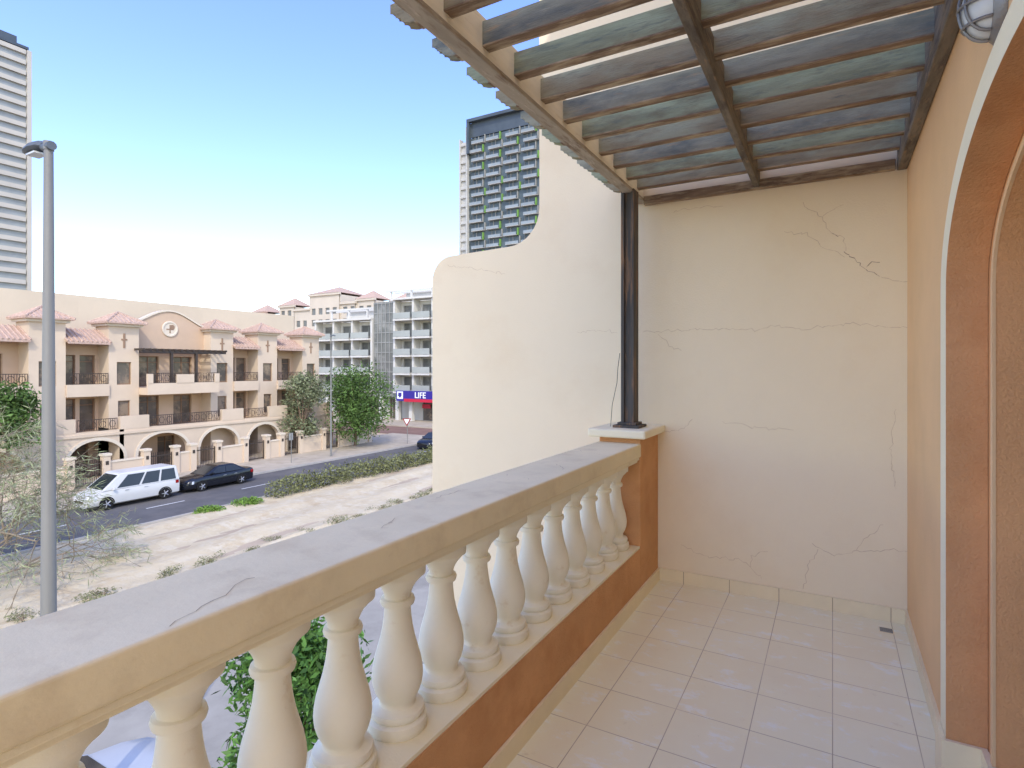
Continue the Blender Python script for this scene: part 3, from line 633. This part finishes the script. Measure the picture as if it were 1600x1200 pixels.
for cs,nfl in blocks:
    for a,b in zip(cs[:-1],cs[1:]):
        for k in range(nfl):
            z=-2.0+FH*k
            window(ap,lambda u,v,w:(u,YF+1.5+w,v),a+.6,b-.6,z+.08,z+2.2,.2,'grey','pane2',1,.08)
            bo=MB().box(a+.19,b-.19,YF-.5,YF+1.49,z-.25,z).box(a+.5,a+.6,YF-.45,YF+1.4,z+.001,z+1.0).build('balcony','white',ap)
            MB().box(a+.19,b-.19,YF-.48,YF-.44,z+.05,z+.95).build('glass_guard','greenglass',bo)
cw=MB().box(-61.9,-57.85,YF+.3,YF+1.8,-2.2,11.6).build('stair_glazing','pane2',ap)
g=MB()
for k in range(6): x=-61.85+k*.78; g.box(x-.05,x+.05,YF+.2,YF+.298,-2.2,11.6)
for k in range(10): z=-2.1+k*1.5; g.box(-61.9,-57.85,YF+.22,YF+.296,z-.06,z+.06)
g.build('glazing_bars','grey',cw)
g=MB()
for xs,z0,z1 in (((-73,-69,-65),9.3,10.9),((-60,-56,-52,-48),11.9,13.3)):
    for x in xs: g.box(x-.12,x+.12,YF+2,YF+2.3,z0,z1)
    for yy in(YF+1.9,YF+4): g.box(xs[0]-1,xs[-1]+2,yy,yy+.25,z1,z1+.28)
    g.box(xs[0]+1,xs[-1]+1,YF+4.5,YF+14,z0-1,z1+.1)
g.build('roof_pergola','white',ap)
MB().box(-76,-40,YF+.4,YF+1.8,-2.9,-2.21).build('fascia','grey',ap)
for x in(-72,-66,-60.5,-57.2,-44,-54.6): MB().box(x-.3,x+.3,YF+.2,YF+.8,GZ,-2.9).build('column','white',ap)
for a,b in((-71.5,-66.5),(-65.5,-61),(-60,-57.6),(-53.5,-44.5)): window(ap,lambda u,v,w:(u,YF+1.7+w,v),a,b,GZ+.1,-3,.1,'grey','pane',3,.1,name='shop_front')
MB().box(-53.4,-51.9,YF+1.45,YF+1.55,-4.5,-3.9).build('red_shop_panel','signred',ap)
sg=thing('shop_sign','blue violet shop sign with white letters and emblem over the corner shop','sign',(-51,65.3,-3))
MB().box(-56.4,-43.6,65.1,65.6,-3.35,-1.85).build('board','signblue',sg)
MB().box(-54.9,-43.6,65.06,65.098,-3.45,-3.0).build('strip','signred',sg)
em=MB().box(-56.2,-55.1,65.06,65.098,-3.05,-1.95).build('emblem','signwhite',sg)
MB().prism([(-55.95,-2.15),(-55.35,-2.15),(-55.35,-2.6),(-55.65,-2.9),(-55.95,-2.6)],lambda u,v,w:(u,65.05-w,v),0,.01).build('shield','signblue',em)
def text(s,size,loc,mname,parent,nm='letters'):
    cu=bpy.data.curves.new('t','FONT'); cu.body=s; cu.size=size; cu.extrude=.02; cu.offset=.02
    o=bpy.data.objects.new('t',cu); COL.objects.link(o); dg=bpy.context.evaluated_depsgraph_get(); me=bpy.data.meshes.new_from_object(o.evaluated_get(dg))
    bpy.data.objects.remove(o); me.materials.clear(); me.materials.append(M[mname])
    me.transform(Matrix.Translation(Vector(loc)-top(parent).location)@Matrix.Rotation(R(90),4,'X')); q=bpy.data.objects.new(nm,me); COL.objects.link(q); q.parent=parent
    return q
text('LIFE',1.2,(-52.9,65.05,-2.85),'signwhite',sg)
# far building with pyramid roofs
fb=thing('resort_building','distant cream stepped building with small tiled pyramid roofs','building',(-116,110,GZ))
def pyr(mb,x0,x1,y0,y1,z,h): mb.add([(x0,y0,z),(x1,y0,z),(x1,y1,z),(x0,y1,z),((x0+x1)/2,(y0+y1)/2,z+h)],[(0,1,2,3),(0,1,4),(1,2,4),(2,3,4),(3,0,4)])
for (x0,x1,zt,roof,mm) in((-152,-146,15,0,'terra'),(-146,-140,17,1,'terra2'),(-140,-134,15.8,0,'terra2'),(-134,-128,18.2,1,'terra'),(-128,-122,17,0,'terra'),(-122,-111,20.6,1,'terra'),(-111,-106,18,0,'terra'),(-106,-100,18.6,1,'terra'),(-100,-95,16.5,0,'terra'),(-95,-89,17.4,1,'terra'),(-89,-82,15.6,0,'terra')):
    Wb=MB(); hl=[]
    k=x0+.8
    while k+1.6<x1:
        for z in(3,6.2,9.4,12.6,15.6):
            if z+2<zt: hl.append((k,k+1.5,z,z+1.7))
        k+=2.6
    yo=106+rng.random()*1.5
    Pb=(lambda yy:(lambda u,v,w:(u,yy+w,v)))(yo); wall_holes(Wb,Pb,x0,x1,GZ,zt,hl,.3); Wb.box(x0,x1,yo+.35,122,GZ,zt)
    Wb.box(x0-.3,x1+.3,yo-.4,yo+.34,zt-.05,zt+.5)
    wo=Wb.build('wing',mm,fb)
    if roof:
        rm=MB(); pyr(rm,x0-.3,x1+.3,yo-.5,yo+.3+(x1-x0),zt+.5,2.4); rm.build('tile_roof','rooftile',wo)
    for h in hl: MB().pbox(Pb,*h,.2,.28).build('window','pane2',fb)
# tower, right
tw=thing('tower_block','dark glass tower with white and green balconies above the partition wall','tower',(-99,182,GZ))
MB().box(-117,-80,175.5,198,GZ,86).build('core','toweglz',tw)
MB().box(-116,-80,175.2,195,86.2,92).box(-117,-80,173.5,175,91.5,92.6).box(-117,-116,173.5,175.4,80,91.4).build('crown','darkclad',tw)
MB().box(-117.6,-117.1,174,176,GZ,90).box(-120.5,-120.0,174,176,GZ,86).box(-119.98,-117.62,174.9,176,GZ,85).build('frame_column','towerwhite',tw)
nf=0; z=10.
lat=MB()
while z<85:
    for c in range(5):
        x0=-116.2+c*7.2
        off=.9*((nf+c)%2)
        bo=MB().box(x0+off,x0+5.2+off,174.2,175.48,z-.18,z).build('balcony','towerwhite',tw)
        MB().box(x0+off,x0+5.2+off,174.18,174.24,z+.02,z+.9).build('glass_guard','towerglass',bo)
        MB().box(x0+off+2.4,x0+off+2.6,175.3,175.49,z+.01,z+2.9).box(x0+off+.9,x0+off+1.0,175.3,175.49,z+.01,z+2.9).build('mullion','grey',bo)
        if (nf*3+c*2)%5<2: MB().box(x0+off+5.25,x0+off+5.7,174.8,175.45,z-.2,z+2.4).build('green_panel','green',bo)
        else: MB().box(x0+off+5.25,x0+off+5.5,174.8,175.45,z-.2,z+2.7).build('side_panel','grey',bo)
    lat.box(-119.98,-117.62,174.3,174.89,z-.2,z+.05); lat.box(-119.98,-117.62,174.3,174.36,z+.1,z+.9)
    z+=3.2; nf+=1
lat.build('lattice_balconies','towerwhite',tw)
# tower, left
tl=thing('tower_block','tall pale tower with stacked white balconies at the left edge','tower',(-215,60,GZ))
MB().box(-230,-209.0,44,76.5,GZ,96).build('core','leftglz',tl)
MB().box(-230,-208.6,44,77,96.2,97).box(-230,-211,46,75,97,100).build('crown','darkclad',tl)
MB().box(-212,-208.2,76.51,77.6,GZ,95.9).build('edge_column','lefttower',tl)
z=8.;k=0
while z<95:
    so=MB().box(-208.98,-208.3,44,76.2,z-.3,z).build('floor_slab','lefttower',tl)
    MB().box(-208.4,-208.31,44,69,z+.01,z+(.3 if k%8==3 else 1.0)).build('guard','toweglz' if k%8==3 else 'leftguard',so)
    MB().box(-208.4,-208.31,69.2,76.2,z+.01,z+1.0).build('guard','lefttower' ,so)
    dv=MB()
    for y in(50,56.5,63,69): dv.box(-208.98,-208.42,y-.12,y+.12,z+.01,z+2.74)
    dv.build('divider','grey',so)
    z+=3.1;k+=1
# ------------------------------------------------------------------ vegetation
# feathery tree
ft=thing('feathery_tree','large feathery grey green tree on the sand in front of the van','tree',(-27.2,7.4,GZ))
wd,lv=MB(),MB(); r2=random.Random(21)
for dx,dy,dz,L in((.1,.3,1,2.9),(-.2,.6,.8,2.6),(.25,.1,1,3.0),(-.3,-.3,.9,2.8),(.3,.9,.35,2.3),(.1,-.8,.8,2.6),(.4,.6,.7,2.5),(0,0,1,3.1)):
    branch(wd,lv,(-27.2,7.4,GZ),(dx,dy,dz),L,.075,4,r2,.015,.34,3,.66,.065,10)
wd.build('branches','palebark',ft,smooth=True); lv.build('foliage','leafpale',ft)
def cl(base,zt,r,n,rg,squash=.8):
    out=[]
    for _ in range(n):
        a=rg.random()*6.28; q=r*.62*math.sqrt(rg.random()); h=rg.uniform(-.75,.75)
        rr=r*rg.uniform(.32,.55); out.append((base[0]+math.cos(a)*q*(1-.5*abs(h)),base[1]+math.sin(a)*q*(1-.5*abs(h)),zt+h*r*squash,rr,rr,rr*.8))
    return out
rg=random.Random(11)
tree('street_tree','olive grey tree in front of the right townhouse towers','tree',(-43.6,37.0,GZ),cl((-43.6,37.0),-1.9,2.8,16,rg,1.05),5200,.26,'leafolive',rg,trunk_r=.13)
tree('street_tree','rounded green tree right of the olive tree','tree',(-42.3,42.6,GZ),cl((-42.3,42.6),-1.9,4.7,28,rg,.66),11000,.28,'leaf',rg,trunk_r=.15)
tree('garden_tree','dark green tree before the left townhouse at the photo edge','tree',(-43.8,15.0,GZ),cl((-43.8,15.0),-1.4,2.3,14,rg,.9),3800,.26,'leaf',rg,trunk_r=.13)
tree('young_tree','fresh green leafy tree seen through the balusters','tree',(-6.0,4.9,GZ),[(c[0],c[1],c[2],c[3],c[4],c[5]*1.1) for c in cl((-6.05,4.95),-3.0,1.0,26,rg,1.5)],8000,.12,'leafnear',rg,trunk_r=.06,asp=.36)
# hedge
hc=[]; y=23.4
while y<62:
    hc.append((-29.7+rg.gauss(0,.12),y,GZ+.62+rg.gauss(0,.06),.62+rg.random()*.12,.75,.6+rg.random()*.14)); y+=.62
h=MB(); leaves(h,hc,17000,.17,rg,.5,.75)
tag(h.build('hedge','leafdusty'),'long dusty green clipped hedge between sand and street','hedge')
for lab,(x,y,s) in (('small bright green grass clump on the sand, left one',(-30.0,19.0,.55)),('small bright green grass clump nearest the hedge',(-29.9,21.3,.7))):
    m=MB(); leaves(m,[(x,y,GZ+.15,s*.8,s*1.3,.28),(x+.2,y+.5,GZ+.12,s*.6,s*.8,.22)],1100,.2,rg,.2,.3); tag(m.build('grass_clump','grass'),lab,'grass','grass clumps on the sand')
def shrub_mesh(seed):
    g_=random.Random(seed); m=MB(); leaves(m,[(g_.gauss(0,.3),g_.gauss(0,.55),.22,.36,.5,.22) for _ in range(6)],420,.12,g_,.3,.4); return m
protos=[]
yy=6.5; i=0
while yy<33:
    x=-22.3+rg.gauss(0,.18)
    if i<3:
        o=thing('low_shrub','',None,(x,yy,GZ)); shrub_mesh(i).build('foliage','leafdusty',o,local=True)
        s=MB(); 
        for k in range(6): s.tube([(0,0,0),(rg.gauss(0,.15),rg.gauss(0,.25),.4)],[.015,.006],4)
        s.build('stems','bark',o,local=True); protos.append(o)
    else: o=copy_tree(protos[i%3])
    o.location=(x,yy,GZ); o.rotation_euler=(0,0,rg.random()*6.28); sc_=rg.uniform(.45,.95); o.scale=(sc_,sc_,sc_*.8)
    tag(o,'low dusty shrub in the row along the near edge of the sand','shrub','low shrubs along the near edge of the sand')
    yy+=1.1+rg.random()*1.3; i+=1
# signs on the far footway
ys_=thing('road_sign','white inverted triangle road sign near the side street','sign',(-38.6,46.3,GZ+.12))
MB().tube([(-38.6,46.3,GZ+.12),(-38.6,46.3,GZ+2.7)],.035,8).build('post','steel',ys_)
PS=lambda u,v,w:(-38.6+u*.871,46.22+u*.491-w,v)
MB().prism([(-.45,GZ+2.75),(.45,GZ+2.75),(0,GZ+1.95)],PS,0,.02).build('plate','taillight',ys_)
MB().prism([(-.3,GZ+2.67),(.3,GZ+2.67),(0,GZ+2.13)],PS,.021,.03).build('face','signwhite',ys_)
s2=thing('road_sign','slim signpost with small plate on the footway past the black sedan','sign',(-39.2,32.2,GZ+.12))
MB().tube([(-39.2,32.2,GZ+.12),(-39.2,32.2,GZ+2.6)],.03,8).build('post','steel',s2)
MB().box(-39.25,-39.23,32.0,32.4,GZ+2.0,GZ+2.6).build('plate','grey',s2)
# ------------------------------------------------------------------ light, sky, camera
sun=Vector((.46,-.56,.69)).normalized()
el=math.asin(sun.z); az=math.atan2(sun.x,sun.y)
L=bpy.data.lights.new('sun','SUN'); L.energy=2.2; L.angle=R(.5); L.color=(1,.95,.85)
lo=bpy.data.objects.new('sun',L); COL.objects.link(lo); lo.rotation_euler=sun.to_track_quat('Z','Y').to_euler()
wd=bpy.data.worlds.new('World'); SC.world=wd; wd.use_nodes=True; nt=wd.node_tree
bg=nt.nodes['Background']; sk=nt.nodes.new('ShaderNodeTexSky'); sk.sky_type='NISHITA'; sk.sun_disc=False
sk.sun_elevation=el; sk.sun_rotation=az; sk.air_density=1.0; sk.dust_density=.9; sk.ozone_density=2.2
gm=nt.nodes.new('ShaderNodeGamma'); gm.inputs[1].default_value=.82
hv=nt.nodes.new('ShaderNodeHueSaturation'); hv.inputs['Hue'].default_value=.526; hv.inputs['Saturation'].default_value=1.33; hv.inputs['Value'].default_value=4.35
tn=mixc(nt,1.0,(0,0,0),(1.0,.99,.91),'MULTIPLY'); tnode=tn.node
nt.links.new(sk.outputs[0],gm.inputs[0]); nt.links.new(gm.outputs[0],hv.inputs['Color']); nt.links.new(hv.outputs[0],tnode.inputs[6]); nt.links.new(tn,bg.inputs[0]); bg.inputs[1].default_value=.15
cam=bpy.data.cameras.new('camera'); co=bpy.data.objects.new('camera',cam); COL.objects.link(co)
co.location=(0,0,1.5); co.rotation_euler=(R(90),0,R(29.4)); cam.sensor_width=36; cam.lens=F/1600*36; cam.shift_y=-25/1600; cam.clip_start=.05; cam.clip_end=5000
SC.camera=co
SC.view_settings.view_transform='Standard'; SC.view_settings.look='None'; SC.view_settings.exposure=0
